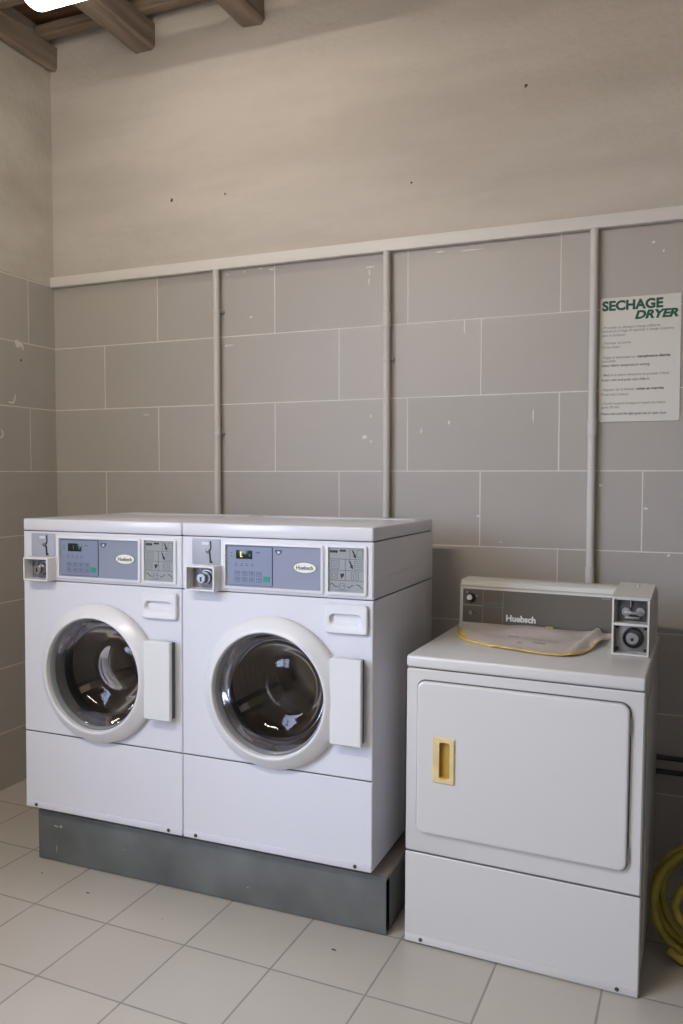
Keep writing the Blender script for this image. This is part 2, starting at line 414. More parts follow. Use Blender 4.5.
# ------------------------------------------------------------------ sign
t = thing('wall_sign', 'white sign with green SECHAGE DRYER heading beside the right conduit', 'sign', (2.679, -.0015, 1.628))
b = MB(); lo = [rb(-.139, .139, 0, .4535, .010, y) for y in (0, -.0022)]; lo.append(rb(-.1385, .1385, .0005, .453, .010, -.003)); b.loft(lo, 'sign', True, True); b.build('sign_board', t)
tl = text('heading', 'SECHAGE', .047, -.131, .408, -.0034, 'sign green', t, bold=.0021, sx=1.03)
text('heading', 'DRYER', .040, .126, .372, -.0034, 'sign green', t, bold=.0020, shear=.25, align='RIGHT', sx=1.18)
b = MB()
rows = [(.341, '- Procéder au séchage à charge suffisante', 0, .96), (.328, 'Introduire le linge en quantité à charge moyenne', 0, .99), (.313, 'dans le tambour', 0, 1),
        (.285, '- Fermer la porte', 0, 1.15), (.270, 'Close door', 0, 1.1),
        (.232, '- Régler le thermostat sur la', 0, .90), (.232, 'température désirée', 1, 1.02), (.219, 'conseillée', 0, 1), (.203, 'Select fabric temperature setting', 0, 1.0),
        (.168, '- Mettre la pièce nécessaire et pousser à fond', 0, 1.0), (.150, 'Insert coin and push coin slide in', 0, 1.0),
        (.115, '- Appuyer sur le bouton, la', 0, .93), (.115, 'mise en marche', 1, 1.08), (.097, 'Press start button', 0, 1.05),
        (.064, '- Ouvrir la porte lorsque le voyant est éteint', 0, .97), (.050, 'après 30 min', 0, 1),
        (.026, 'Please wait until the light goes out to open door', 0, .92)]
for z, s_, bold, sx in rows:
    text('t', s_, .0128, (-.004 if bold else -.131), z, -.0033, 'sign ink bold' if bold or 'Insert' in s_ or 'Select' in s_ or 'Please' in s_ else 'sign ink', bold=.0004 if bold else .0001, sx=sx*(1.0 if bold else .98), add_to=b)
b.build('printed_instructions', t)

# ------------------------------------------------------------------ plinth
t = thing('machine_plinth', 'long dark grey metal plinth carrying the two washing machines', 'plinth', (1.314, -.46, 0))
b = MB(); b.box(-.686, .686, -.380, -.374, .004, .186, 'plinth metal', .0015); b.box(-.686, .686, -.374, -.350, .004, .008, 'plinth metal')
for x, z, a, c in ((-.60, .135, .012, .004), (-.58, .137, .006, .006), (-.602, .05, .002, .016), (-.3, .1, .004, .002), (.2, .06, .005, .002)):
    b.loft([[(px, -.3803, pz) for px, pz in blob(x, z, a, c)]], 'panel grey', False, True)
b.build('front_panel', t)
b = MB(); b.box(  .682, .686, -.340, .32, .004, .17, 'plinth metal', .001); b.build('side_panel', t)
b = MB(); b.box(-.686, -.682, -.340, .32, .004, .17, 'plinth metal', .001); b.build('side_panel', t)
b = MB(); b.box(-.665, .665, .31, .316, .004, .17, 'plinth metal', .001); b.build('rear_panel', t)
b = MB(); b.box(-.686, .686, -.3735, .34, .172, .186, 'plinth top', .001); b.build('top_plate', t)

# ------------------------------------------------------------------ washing machine
HW, D = .3405, .65
def panel_hole(b, x0, x1, z0, z1, cx, cz, R, y0, y1, m, n=16):
    """plate with a circular hole, front at y0, back at y1"""
    cor = [(x1, z0), (x1, z1), (x0, z1), (x0, z0)]
    outer = []; circ = []
    for k in range(4):
        a, c = cor[k], cor[(k+1) % 4]
        for j in range(n):
            t_ = j/n; x = a[0]+(c[0]-a[0])*t_; z = a[1]+(c[1]-a[1])*t_
            outer.append((x, z)); an = math.atan2(z-cz, x-cx); circ.append((cx+R*math.cos(an), cz+R*math.sin(an)))
    ins = [(x + (.003 if x == x0 else -.003 if x == x1 else 0), z + (.003 if z == z0 else -.003 if z == z1 else 0)) for x, z in outer]
    b.loft([[(x, y1, z) for x, z in outer], [(x, y0+.003, z) for x, z in outer], [(x, y0, z) for x, z in ins],
            [(x, y0, z) for x, z in circ], [(x, y1, z) for x, z in circ]], m)

def make_washer(label, x, lit):
    t = thing('washing_machine', label, 'washing machine', (x, -.872+D/2, .2038), (-.010, 0, 0), group='coin operated front loading washers')
    F = -D/2; Bk = D/2
    # cabinet shell
    b = MB()
    b.box(-HW, -HW+.004, F+.012, Bk, .004, .842, 'enamel', .001); b.box(HW-.004, HW, F+.012, Bk, .004, .842, 'enamel', .001)
    b.box(-HW+.004, HW-.004, Bk-.004, Bk, .004, .842, 'enamel'); b.box(-HW+.004, HW-.004, F+.03, Bk-.004, .004, .008, 'enamel')
    for s in (-1, 1):      # raised seam line and pressed rectangle on the sides
        xs = s*HW
        b.box(xs-.0008, xs+.0008, F+.31, F+.313, .02, .835, 'seam' if 0 else 'enamel', 0)
        b.box(xs-.0008, xs+.0008, F+.56, F+.575, .02, .80, 'enamel', .0005)
    b.box(-HW+.006, HW-.006, F+.014, Bk-.006, .8425, .8445, 'seam')
    b.build('cabinet', t)
    b = MB(); panel_hole(b, -HW, HW, .2865, .842, 0, .53, .205, F, F+.012, 'enamel'); b.build('front_panel', t)
    b = MB(); b.loft([rb(-HW, HW, 0.004, .2835, .004, F+.012, 3), rb(-HW, HW, .004, .2835, .004, F+.003, 3), rb(-HW+.003, HW-.003, .007, .2805, .003, F, 3)], 'enamel', True, True)
    b.box(-HW+.004, HW-.004, F+.002, F+.011, .2832, .2868, 'seam')
    # folded lip at the bottom
    b.box(-HW+.002, HW-.002, F-.002, F+.004, .002, .026, 'enamel', .0025)
    b.build('lower_panel', t)
    for sx in (-.29, .285):
        b = MB(); b.lathe([(.0001, -.0045), (.005, -.0042), (.0062, -.002), (.0062, 0)], 'screw', sx, .0135, 14, cap0=True, y0=F-.0015); b.build('screw', t)
    # control housing
    b = MB()
    b.loft([rb(-HW, HW, .845, 1.021, .004, Bk, 3), rb(-HW, HW, .845, 1.021, .004, F+.004, 3), rb(-HW+.004, HW-.004, .849, 1.017, .003, F, 3)], 'enamel', True, True)
    for s in (-1, 1): b.box(s*HW-.0008, s*HW+.0008, F+.13, F+.50, .903, .907, 'enamel')
    b.box(-HW+.005, HW-.005, F+.006, Bk-.006, 1.0205, 1.0245, 'seam')
    ho = b.build('control_housing', t)
    # lid
    b = MB(); b.box(-HW, HW, F-.001, Bk, 1.024, 1.067, 'enamel', .006, 3)
    b.box(-HW+.03, HW-.03, F+.52, Bk-.02, 1.066, 1.069, 'enamel', .001)
    b.build('top_lid', t)
    # control panel: bezel + decal
    cp = MB()
    cp.loft([rb(-.180, .178, .855, 1.009, .008, F+.001), rb(-.179, .177, .856, 1.008, .008, F-.006), rb(-.176, .174, .859, 1.005, .007, F-.008),
             rb(-.171, .169, .864, 1.000, .004, F-.008), rb(-.170, .168, .865, .999, .003, F-.0005)], 'white plastic')
    cp.loft([rb(-.1705, .1685, .8645, .9995, .003, F-.0012)], 'grey decal', False, True)
    cpo = cp.build('control_panel', t)
    b = MB()
    b.loft([rb(-.166, -.001, .869, .996, .003, F-.0012), rb(-.166, -.001, .869, .996, .003, F-.0035)], 'button ink', False, True)
    b.loft([rb(-.1645, -.0025, .8705, .9945, .003, F-.0036), rb(-.1645, -.0025, .8705, .9945, .003, F-.0042)], 'keypad', False, True)
    yk = F-.0046
    def ln(x0, x1, z0, z1, m='button ink'): b.box(x0, x1, yk-.0002, yk+.0006, z0, z1, m)
    for zc in (.888, .908):
        for xc in (-.128, -.101, -.075, -.048):
            if zc > .9 and xc > -.05: pass
            ln(xc-.0095, xc+.0095, zc+.0065, zc+.0075); ln(xc-.0095, xc+.0095, zc-.0075, zc-.0065); ln(xc-.0095, xc-.0085, zc-.007, zc+.007); ln(xc+.0085, xc+.0095, zc-.007, zc+.007)
            ln(xc-.005, xc+.005, zc+.001, zc+.0035); ln(xc-.003, xc+.004, zc-.003, zc-.001)
    for xc in (-.132, -.112, -.093, -.073): ln(xc-.005, xc+.005, .9325, .9345); ln(xc-.002, xc+.002, .938, .941)
    ln(-.153, -.147, .972, .975); ln(-.153, -.147, .962, .965); ln(-.06, -.045, .975, .978)
    b.build('keypad', cpo)
    b = MB(); b.box(-.132, -.073, yk-.0012, yk+.0006, .955, .983, 'display', .0006)
    dm = 'digit' if lit else 'digit dim'
    if lit:
        b.box(-.1165, -.1125, yk-.0016, yk-.0011, .961, .978, dm)
        b.box(-.111, -.1085, yk-.0016, yk-.0011, .961, .9635, dm)
    else: b.box(-.108, -.105, yk-.0016, yk-.0011, .962, .976, dm)
    b.box(-.084, -.080, yk-.0016, yk-.0011, .963, .972, 'green button')
    b.build('display', cpo)
    b = MB(); b.loft([rb(-.033, -.010, .884, .901, .002, yk+.0006), rb(-.033, -.010, .884, .901, .002, yk-.001)], 'green button', False, True); b.build('start_button', cpo)
    b = MB(); pts = [(.020+.013*math.cos(a*PI/10+PI), .988+.016*math.sin(a*PI/10+PI)) for a in range(11)]
    b.flat(pts, F-.002, F-.001, 'button ink'); b.flat([(.020+.005*math.cos(a*PI/6), .980+.004*math.sin(a*PI/6)) for a in range(12)], F-.0024, F-.0018, 'light ink'); b.build('emblem', cpo)
    b = MB(); el = lambda rx, rz, y: [(.112+rx*math.cos(2*PI*a/40), y, .935+rz*math.sin(2*PI*a/40)) for a in range(40)]
    b.loft([el(.041, .0185, F-.001), el(.041, .0185, F-.0025)], 'logo green', False, True)
    b.loft([el(.0385, .0165, F-.0024), el(.038, .016, F-.0032)], 'logo white', False, True)
    text('t', 'Huebsch', .0165, .112, .9295, F-.0036, 'logo green', bold=.0006, align='CENTER', sx=1.02, add_to=b)
    b.build('brand_badge', cpo)
    # pictogram panel
    pp = MB()
    pp.loft([rb(.184, .322, .855, 1.010, .008, F+.001), rb(.185, .321, .856, 1.009, .008, F-.006), rb(.188, .318, .859, 1.006, .007, F-.008),
             rb(.1935, .3125, .865, 1.0035, .003, F-.008), rb(.1945, .3115, .866, 1.0025, .003, F-.0005)], 'white plastic')
    pp.loft([rb(.194, .312, .8655, 1.003, .003, F-.0012)], 'panel grey', False, True)
    ppo = pp.build('instruction_panel', t)
    b = MB(); yp = F-.0016
    def bar(x0, x1, z0, z1, m='button ink'): b.box(x0, x1, yp-.0002, yp+.0006, z0, z1, m)
    for z in (.9675, .933, .9015): bar(.196, .310, z-.0006, z+.0006, 'dark grey')
    bar(.2635, .2645, .968, 1.001, 'dark grey'); bar(.2485, .2495, .933, .967, 'dark grey'); bar(.2485, .2495, .9015, .933, 'dark grey')
    def arrow(x, z): b.flat([(x-.006, z+.013), (x-.001, z+.011), (x+.006, z-.003), (x+.008, z-.001), (x+.0075, z-.014), (x-.002, z-.006), (x+.001, z-.004)], yp-.0003, yp+.0004, 'black')
    arrow(.276, .984); arrow(.266, .951)
    for x in (.202, .211, .219): b.flat([(x-.004, .994), (x+.004, .994), (x+.005, .989), (x, .985), (x-.005, .989)], yp-.0003, yp+.0004, 'black')
    for x in (.236, .246): b.flat([(x-.005, .996), (x+.003, .997), (x+.006, .991), (x-.006, .990)], yp-.0003, yp+.0004, 'black')
    b.flat([(.232, .923), (.238, .921), (.243, .925), (.245, .917), (.239, .910), (.235, .907), (.234, .914)], yp-.0003, yp+.0004, 'black')
    def sq(x0, x1, z0, z1):
        bar(x0, x1, z1-.001, z1); bar(x0, x1, z0, z0+.001); bar(x0, x0+.001, z0, z1); bar(x1-.001, x1, z0, z1)
    sq(.203, .228, .937, .963); sq(.278, .304, .937, .962); sq(.201, .223, .905, .929); sq(.268, .293, .905, .929); sq(.287, .306, .974, .997)
    for z in (.943, .949, .955): bar(.208, .223, z, z+.001); bar(.282, .300, z, z+.001)
    for cx in (.212, .2805):
        for a in range(12):
            a1, a2 = a*PI/6, (a+1)*PI/6
            b.flat([(cx+.007*math.cos(a1), .917+.007*math.sin(a1)), (cx+.007*math.cos(a2), .917+.007*math.sin(a2)), (cx+.0058*math.cos(a2), .917+.0058*math.sin(a2)), (cx+.0058*math.cos(a1), .917+.0058*math.sin(a1))], yp-.0003, yp+.0004, 'button ink')
    b.flat([(.198, .889), (.206, .893), (.214, .884), (.226, .882), (.226, .880), (.213, .881), (.205, .890), (.198, .886)], yp-.0003, yp+.0004, 'button ink')
    b.flat([(.255, .884), (.263, .881), (.270, .889), (.277, .887), (.277, .885), (.271, .886), (.263, .878), (.255, .881)], yp-.0003, yp+.0004, 'button ink')
    b.flat([(.286, .892), (.296, .889), (.306, .878), (.304, .877), (.295, .886), (.286, .889)], yp-.0003, yp+.0004, 'button ink')
    bar(.215, .26, .870, .871); bar(.228, .252, .884, .885); sq(.229, .246, .874, .892)
    b.build('pictograms', ppo)
    # coin slot plate
    b = MB(); b.loft([rb(-.3005, -.1925, .931, 1.0155, .004, F+.001), rb(-.3, -.193, .9315, 1.015, .004, F-.002), rb(-.298, -.195, .9335, 1.013, .003, F-.003)], 'slot grey', False, True)
    b.flat([(-.262, 1.005), (-.238, 1.005), (-.236, 1.0), (-.239, .996), (-.262, .996)], F-.0034, F-.0025, 'light ink')
    sp = b.build('coin_slot_plate', t)
    b = MB(); b.flat([(-.2315, 1.009), (-.2265, 1.009), (-.2255, .985), (-.229, .977), (-.2325, .977), (-.230, .986)], F-.0045, F-.003, 'black')
    b.flat([(-.2345, .970), (-.2285, .970), (-.227, .945), (-.221, .940), (-.222, .936), (-.233, .937), (-.2325, .945)], F-.0045, F-.003, 'black'); b.build('coin_slot', sp)
    b = MB(); b.lathe([(.007, 0), (.007, -.006), (.004, -.008), (.0001, -.008)], 'steel', -.2375, .9755, 16, cap1=True, y0=F-.003); b.build('return_knob', sp)
    # coin box: open square collar with lock inside
    b = MB()
    L = [rb(-.303, -.191, .846, .9305, .004, F+.001), rb(-.303, -.191, .846, .9305, .004, F-.040), rb(-.301, -.193, .848, .9285, .003, F-.043),
         rb(-.2965, -.1975, .8525, .9240, .002, F-.043), rb(-.296, -.198, .853, .9235, .002, F-.001)]
    b.loft(L, 'white plastic'); cb = b.build('coin_box', t)
    b = MB(); b.loft([rb(-.2965, -.1975, .8525, .924, .002, F-.002)], 'dull steel', False, True)
    b.box(-.262, -.2, F-.008, F-.002, .856, .921, 'steel', .001); b.build('inner_plate', cb)
    b = MB(); b.lathe([(.030, -.008), (.030, -.012), (.027, -.014), (.022, -.014), (.021, -.022), (.020, -.024), (.0001, -.024)], 'steel', -.2385, .8885, 28, cap1=True, y0=F)
    b.lathe([(.018, -.022), (.017, -.034), (.015, -.036), (.0001, -.036)], 'chrome', -.2465, .8885, 28, cap1=True, y0=F)
    b.flat([(-.2485, .887), (-.2445, .887), (-.2425, .878), (-.2505, .878)], F-.0368, F-.0355, 'black')
    b.flat([(-.2465+.0038*math.cos(a*PI/6), .889+.0038*math.sin(a*PI/6)) for a in range(12)], F-.0368, F-.0355, 'black'); b.build('lock', cb)
    # detergent dispenser
    b = MB()
    b.loft([rb(.184, .328, .736, .830, .010, F+.001), rb(.1835, .3285, .7355, .8305, .010, F-.0008)], 'seam')
    b.loft([rb(.186, .326, .738, .828, .010, F), rb(.186, .326, .738, .828, .010, F-.011), rb(.189, .323, .741, .825, .009, F-.014),
            rb(.200, .307, .760, .800, .014, F-.014), rb(.202, .305, .765, .7985, .014, F-.011), rb(.203, .304, .772, .798, .012, F-.0008)], 'white plastic', False, True)
    b.build('detergent_drawer', t)
    # ---- door
    dz = .53
    b = MB()
    b.lathe([(.2465, .0005), (.2465, -.0012)], 'seam', 0, dz, 72, y0=F, cap1=True) if 0 else None
    b.lathe([(.2425, .0), (.2455, -.003), (.2462, -.010), (.2450, -.016), (.2415, -.022), (.235, -.028), (.224, -.036), (.213, -.044), (.206, -.049), (.2015, -.0505), (.1985, -.049), (.1965, -.043), (.1955, -.030), (.1955, -.018)], 'ring plastic', 0, dz, 96, y0=F)
    # handle plate to the right, part of the ring moulding
    door = b.build('door', t, smooth=50)
    b = MB()
    z0, z1 = dz-.130, dz+.136
    b.loft([[(x, y, z) for x, y, z in ((.215, F-.004, z0), (.215, F-.004, z1), (.317, F-.026, z1), (.317, F-.026, z0))],
            [(x, y, z) for x, y, z in ((.215, F-.038, z0), (.215, F-.038, z1), (.317, F-.038, z1), (.317, F-.038, z0))],
            [(x, y, z) for x, y, z in ((.215, F-.0405, z0+.003), (.215, F-.0405, z1-.003), (.3145, F-.0405, z1-.003), (.3145, F-.0405, z0+.003))]], 'ring plastic', True, True)
    b.box(.22, .3125, F-.028, F-.0005, z0+.004, z1-.004, 'handle recess shade', .001)  # solid dark block standing in for the shaded hollow behind the plate
    b.build('door_handle', door)
    b = MB(); b.lathe([(.1957, -.030), (.1925, -.034), (.189, -.030), (.188, -.012), (.1845, .004), (.183, .030)], 'trim grey', 0, dz, 80, y0=F); b.build('glass_bezel', door)
    b = MB(); b.lathe([(.1885, -.014), (.186, -.006), (.181, .020), (.172, .048), (.160, .068), (.153, .072), (.136, .090), (.128, .091), (.115, .101), (.085, .107), (.078, .103), (.02, .106)], 'door glass', 0, dz, 80, y0=F, cap1=True); b.build('glass_bowl', door, smooth=80)
    b = MB(); b.lathe([(.203, .006), (.205, .02), (.20, .05), (.207, .065), (.200, .085), (.212, .11)], 'rubber', 0, dz, 72, y0=F); b.build('gasket', t, smooth=80)
    b = MB(); prof = [(.212, .110), (.235, .116)] + [(.252, .12)]
    for k in range(9): prof += [(.256, .13+k*.04), (.2535, .142+k*.04), (.256, .154+k*.04)]
    prof += [(.25, .50), (.2, .508), (.19, .50), (.15, .50), (.14, .508), (.07, .508), (.06, .49), (.0005, .485)]
    b.lathe(prof, 'drum steel', 0, dz, 72, y0=F, cap1=True)
    dr = b.build('drum', t, smooth=50)
    for a0 in (PI/2, PI/2+2*PI/3, PI/2+4*PI/3):
        b = MB(); L = []
        for yy, hh in ((.14, .02), (.17, .045), (.44, .045), (.48, .02)):
            c, s_ = math.cos(a0), math.sin(a0)
            q = [(-.035, .258), (-.012, .256-hh), (.012, .256-hh), (.035, .258)]
            L.append([(c*r+ -s_*w_, F+yy, dz+s_*r+c*w_) for w_, r in q])
        b.loft(L, 'drum steel', True, True); b.build('drum_paddle', dr)
    # feet
    for sx in (-.28, .28):
        for sy in (F+.06, Bk-.06):
            b = MB(); b.lathe([(.014, -.0125 if sy > 0 else -.0165), (.014, .006)], 'dark grey', sx, sy, 14, cap0=True, cap1=True, axis='z'); b.build('foot', t)
    return t
make_washer('white front loading washing machine nearer the corner, left of the pair', .9415, False)
make_washer('white front loading washing machine with lit display, nearer the dryer', 1.6245, True)

# ------------------------------------------------------------------ dryer
HD = .339; DD = .655
dx, dy, dyaw, droll = 2.4004, -.856, -.034, .0062
# origin at the centre of the footprint
ox = dx - math.sin(dyaw)*DD/2; oy = dy + math.cos(dyaw)*DD/2
t = thing('tumble_dryer', 'white tumble dryer with cream recessed handle and dark control fascia', 'dryer', (ox, oy, 0), (0, droll, dyaw))
F = -DD/2; Bk = DD/2
b = MB(); b.box(-HD+.001, HD-.001, F+.013, Bk-.05, .016, .850, 'dryer enamel', .002)
b.box(HD-.0005, HD+.0015, F+.10, Bk-.03, .05, .80, 'dryer enamel', .001)
cab = b.build('cabinet', t)
b = MB()
b.loft([rb(-HD, HD, .289, .8495, .006, F+.013), rb(-HD, HD, .289, .8495, .006, F+.004), rb(-HD+.004, HD-.004, .293, .8455, .005, F)], 'dryer enamel', True, True)
b.loft([rb(-.3048, .3050, .3522, .8200, .027, F+.001), rb(-.3048, .3050, .3522, .8200, .027, F-.0025)], 'seam', False, True)
b.build('front_panel', t)
b = MB()
b.loft([rb(-HD, HD, .007, .2845, .005, F+.013), rb(-HD, HD, .007, .2845, .005, F+.003), rb(-HD+.003, HD-.003, .010, .2815, .004, F)], 'dryer enamel', True, True)
b.box(-HD+.004, HD-.004, F+.003, F+.012, .283, .291, 'seam')
b.box(-HD+.002, HD-.002, F-.0015, F+.004, .005, .028, 'dryer enamel', .0015)
b.build('lower_panel', t)
for sx in (-.287, .283):
    b = MB(); b.lathe([(.0001, -.0035), (.005, -.0032), (.006, -.001), (.006, 0)], 'screw', sx, .0165, 14, cap0=True, y0=F-.001); b.build('screw', t)
# lid
b = MB(); b.box(-HD-.001, HD+.001, F-.004, Bk, .8535, .8900, 'dryer enamel', .008, 3)
b.box(-HD+.006, HD-.006, F+.004, Bk-.01, .8465, .857, 'seam'); b.build('top_lid', t)
# door
b = MB()
x0, x1, z0, z1 = -.3015, .3015, .3555, .8165
hx0, hx1, hz0, hz1 = -.250, -.182, .518, .655
def dl(i, y): return rb(x0+i, x1-i, z0+i, z1-i, .024-i*.5, y)
b.loft([dl(0, F+.001), dl(0, F-.010), dl(.001, F-.013), dl(.004, F-.015), dl(.010, F-.015), dl(.016, F-.015), rb(hx0+.004, hx1-.004, hz0+.004, hz1-.004, .003, F-.015)], 'dryer enamel', False, False)
door = b.build('door', t)
b = MB()
b.loft([rb(hx0, hx1, hz0, hz1, .003, F-.0145), rb(hx0, hx1, hz0, hz1, .003, F-.0185), rb(hx0+.0025, hx1-.0025, hz0+.0025, hz1-.0025, .003, F-.021),
        rb(hx0+.021, hx1-.014, hz0+.013, hz1-.013, .007, F-.0205), rb(hx0+.022, hx1-.016, hz0+.015, hz1-.015, .007, F-.0165), rb(hx0+.019, hx1-.022, hz0+.018, hz1-.018, .006, F-.0035)],
       ['cream handle', 'cream handle', 'cream handle', 'cream handle', 'yellow handle'], False, True)
b.build('door_handle', door)
for z in (.757, .400):
    b = MB(); b.box(.3005, .3050, F-.007, F+.001, z-.022, z+.022, 'dryer enamel', .002)
    b.lathe([(.0025, z-.022), (.0025, z+.022)], 'trim grey', .3045, F-.0065, 12, cap0=True, cap1=True, axis='z'); b.build('hinge', door)
# console (local y measured from the front face)
def Y(v): return F+v
b = MB()
prof = [(.494, .8905), (.496, .898), (.505, .905), (.512, 1.034), (.508, 1.040), (.510, 1.053), (.522, 1.061), (.60, 1.061), (.625, 1.045), (.628, .8905)]
XL, XR = -.3225, .334
def cl(x, sc=0): return [(x, Y(y+(sc if y < .55 else -sc)), z-(sc if z > 1.0 else 0)) for y, z in prof]
b.loft([cl(XL, .006), cl(XL+.008, 0), cl(XR-.008, 0), cl(XR, .006)], 'console white', True, True)
con = b.build('control_console', t, smooth=35)
# slanted fascia plate
def fas(x0, x1, z0, z1, m, dep=.002, bb=None, off=0):
    q = bb or MB()
    yf = lambda z: Y(.505+(z-.905)*.007/.135)
    q.loft([[(x0, yf(z0)-off, z0), (x1, yf(z0)-off, z0), (x1, yf(z1)-off, z1), (x0, yf(z1)-off, z1)],
            [(x0, yf(z0)-off-dep, z0), (x1, yf(z0)-off-dep, z0), (x1, yf(z1)-off-dep, z1), (x0, yf(z1)-off-dep, z1)]], m, False, True)
    return q
q = fas(-.3135, .202, .906, 1.0305, 'console white', .002); fas(-.309, .198, .9095, 1.027, 'fascia', .0015, q, .0015)
for x in (-.2365, -.1655): fas(x-.001, x+.001, .912, 1.025, 'fascia line', .0008, q, .0026)
fas(-.309, -.238, .9675, .9725, 'fascia line', .0008, q, .0026)
for z in (.981, .968): fas(-.230, -.170, z-.001, z+.001, 'cyan line', .0008, q, .0026)
for x in (-.229, -.200, -.170): fas(x-.001, x+.001, .968, .981, 'cyan line', .0008, q, .0026)
fas(.165, .192, 1.020, 1.024, 'fascia line', .0008, q, .0026)
fas(-.262, -.257, 1.0, 1.004, 'light ink', .0008, q, .0026); fas(-.297, -.292, 1.013, 1.017, 'light ink', .0008, q, .0026)
fo = q.build('fascia', con)
text('lettering', 'Huebsch', .030, -.154, .9235, Y(.5015), 'logo white', fo, bold=.0013, sx=.98, ext=.0008, tilt=0)
b = MB(); b.lathe([(.016, 0), (.016, -.010), (.012, -.020), (.0001, -.020)], 'black', -.279, .997, 24, cap1=True, y0=Y(.506))
b.lathe([(.010, -.018), (.009, -.026), (.0001, -.026)], 'logo white', -.280, 1.000, 20, cap1=True, y0=Y(.506)); b.build('dial_knob', fo)
b = MB(); b.lathe([(.008, 0), (.007, -.010), (.0001, -.011)], 'dull steel', -.278, .943, 20, cap1=True, y0=Y(.506)); b.build('start_button', fo)
# coin meter case
x0, x1 = .222, .330; yf, yb = Y(.262), Y(.492)
b = MB()
zt, zm0, zm1 = 1.065, .982, .990
def frame(x0, x1, z0, z1, m='trunk'):
    pass
L = [rb(x0, x1, .8905, zt, .004, yb), rb(x0, x1, .8905, zt, .004, yf+.002), rb(x0+.001, x1-.001, .8915, zt-.001, .003, yf), rb(x0+.006, x1-.006, .897, zt-.005, .002, yf), rb(x0+.006, x1-.006, .897, zt-.005, .002, yf+.035)]
b.loft(L, 'console white', True, True)
b.box(x0+.004, x1-.004, yf+.001, yf+.034, .981, .989, 'console white', .001)
# sloping cap
tp = [[(x0-.001, yf-.004, zt), (x1+.002, yf-.004, zt), (x1+.002, yf-.004, zt+.004), (x0-.001, yf-.004, zt+.004)],
      [(x0+.002, yb, zt), (x1+.002, yb, zt), (x1+.002, yb, zt+.018), (x0+.002, yb, zt+.020)]]
b.loft(tp, 'console white', True, True)
cm = b.build('coin_meter', t)
b = MB(); b.lathe([(.005, .0005), (.004, .004), (.0001, .005)], 'chrome', .285, 0, 12, axis='z', cap1=True)
o = b.build('cap_screw', cm); o.location = (0, yb-.06, zt+.0145)
b = MB(); b.box(x0+.014, x1-.012, yf+.026, yf+.034, .993, 1.060, 'dark grey', .001)
b.lathe([(.013, 0), (.013, -.012), (.0001, -.013)], 'dull steel', .262, 1.022, 16, cap1=True, y0=yf+.026)
b.lathe([(.013, 0), (.013, -.012), (.0001, -.013)], 'dull steel', .302, 1.024, 16, cap1=True, y0=yf+.026)
b.box(.255, .308, yf+.010, yf+.020, 1.015, 1.024, 'dull steel', .002); b.box(.272, .276, yf+.018, yf+.026, 1.035, 1.057, 'dull steel', .001)
b.box(.258, .300, yf+.014, yf+.026, 1.001, 1.008, 'dull steel', .002)
b.build('coin_slide', cm)
b = MB(); b.box(x0+.008, x1-.008, yf+.028, yf+.034, .900, .978, 'dull steel', .001)
for sx, sz in ((x0+.014, .972), (x1-.014, .972), (x0+.014, .906), (x1-.014, .906)): b.lathe([(.005, 0), (.004, -.003), (.0001, -.003)], 'black', sx, sz, 12, cap1=True, y0=yf+.028)
b.build('lock_plate', cm)
b = MB(); b.lathe([(.031, 0), (.031, -.012), (.027, -.015), (.025, -.008)], 'black', .283, .943, 32, y0=yf+.027)
b.lathe([(.025, -.006), (.019, -.007), (.0185, -.018), (.016, -.020), (.0001, -.020)], ['dark grey', 'chrome', 'chrome', 'chrome'], .281, .943, 32, cap1=True, y0=yf+.027)
b.flat([(.281+.005*math.cos(a*PI/6), .940+.005*math.sin(a*PI/6)) for a in range(12)], yf+.0055, yf+.008, 'black'); b.build('lock', cm)
for sx in (-.28, .28):
    for sy in (F+.06, Bk-.06):
        b = MB(); b.lathe([(.016, .0015), (.016, .018)], 'dark grey', sx, sy, 14, cap0=True, cap1=True, axis='z'); b.build('foot', t)

# cloth on the dryer lid: built in the dryer frame, top-level object
front = [(-.300, .452), (-.290, .385), (-.275, .325), (-.256, .292), (-.235, .268), (-.20, .245), (-.165, .226), (-.12, .203), (-.06, .184), (0, .171), (.056, .163), (.09, .166), (.120, .180), (.145, .222), (.16, .285), (.176, .35), (.187, .42), (.192, .455)]
def interp(ps, s):
    d = [0]
    for a, c in zip(ps, ps[1:]): d.append(d[-1]+math.dist(a, c))
    s *= d[-1]
    for i in range(len(ps)-1):
        if s <= d[i+1] or i == len(ps)-2:
            f = (s-d[i])/(d[i+1]-d[i]); return (ps[i][0]+(ps[i+1][0]-ps[i][0])*f, ps[i][1]+(ps[i+1][1]-ps[i][1])*f)
back = [(-.302, .470), (-.2, .487), (0, .489), (.15, .487), (.196, .470)]
NU, NV = 90, 22
from mathutils import noise as mn
def cpt(u, v):
    a = interp(front, u); c = interp(back, u)
    x = a[0]+(c[0]-a[0])*v; y = a[1]+(c[1]-a[1])*v
    e = min(v*3, 1, u*8, (1-u)*8)
    h = .8935 + .016*max(e, 0)*max(0, .55+.9*mn.noise((x*6, y*9, 1.3))) + .010*v**3
    fold = math.exp(-((x-.118-(y-.2)*.14)/.012)**2)*.016*min(1, v*4+.2)
    h += fold
    if u > .80: h += .016*max(0, math.sin((u-.80)/.2*PI))*(1-v)
    h += .006*(1-v)*max(0, math.sin(u*17))*(1 if u < .4 else .3)
    return x, y, h
b = MB()
top = [[b.bm.verts.new((cpt(i/NU, j/NV)[0], Y(cpt(i/NU, j/NV)[1]), cpt(i/NU, j/NV)[2])) for j in range(NV+1)] for i in range(NU+1)]
m1, m2, m3 = b.mi('cloth'), b.mi('cloth edge'), b.mi('cloth stain')
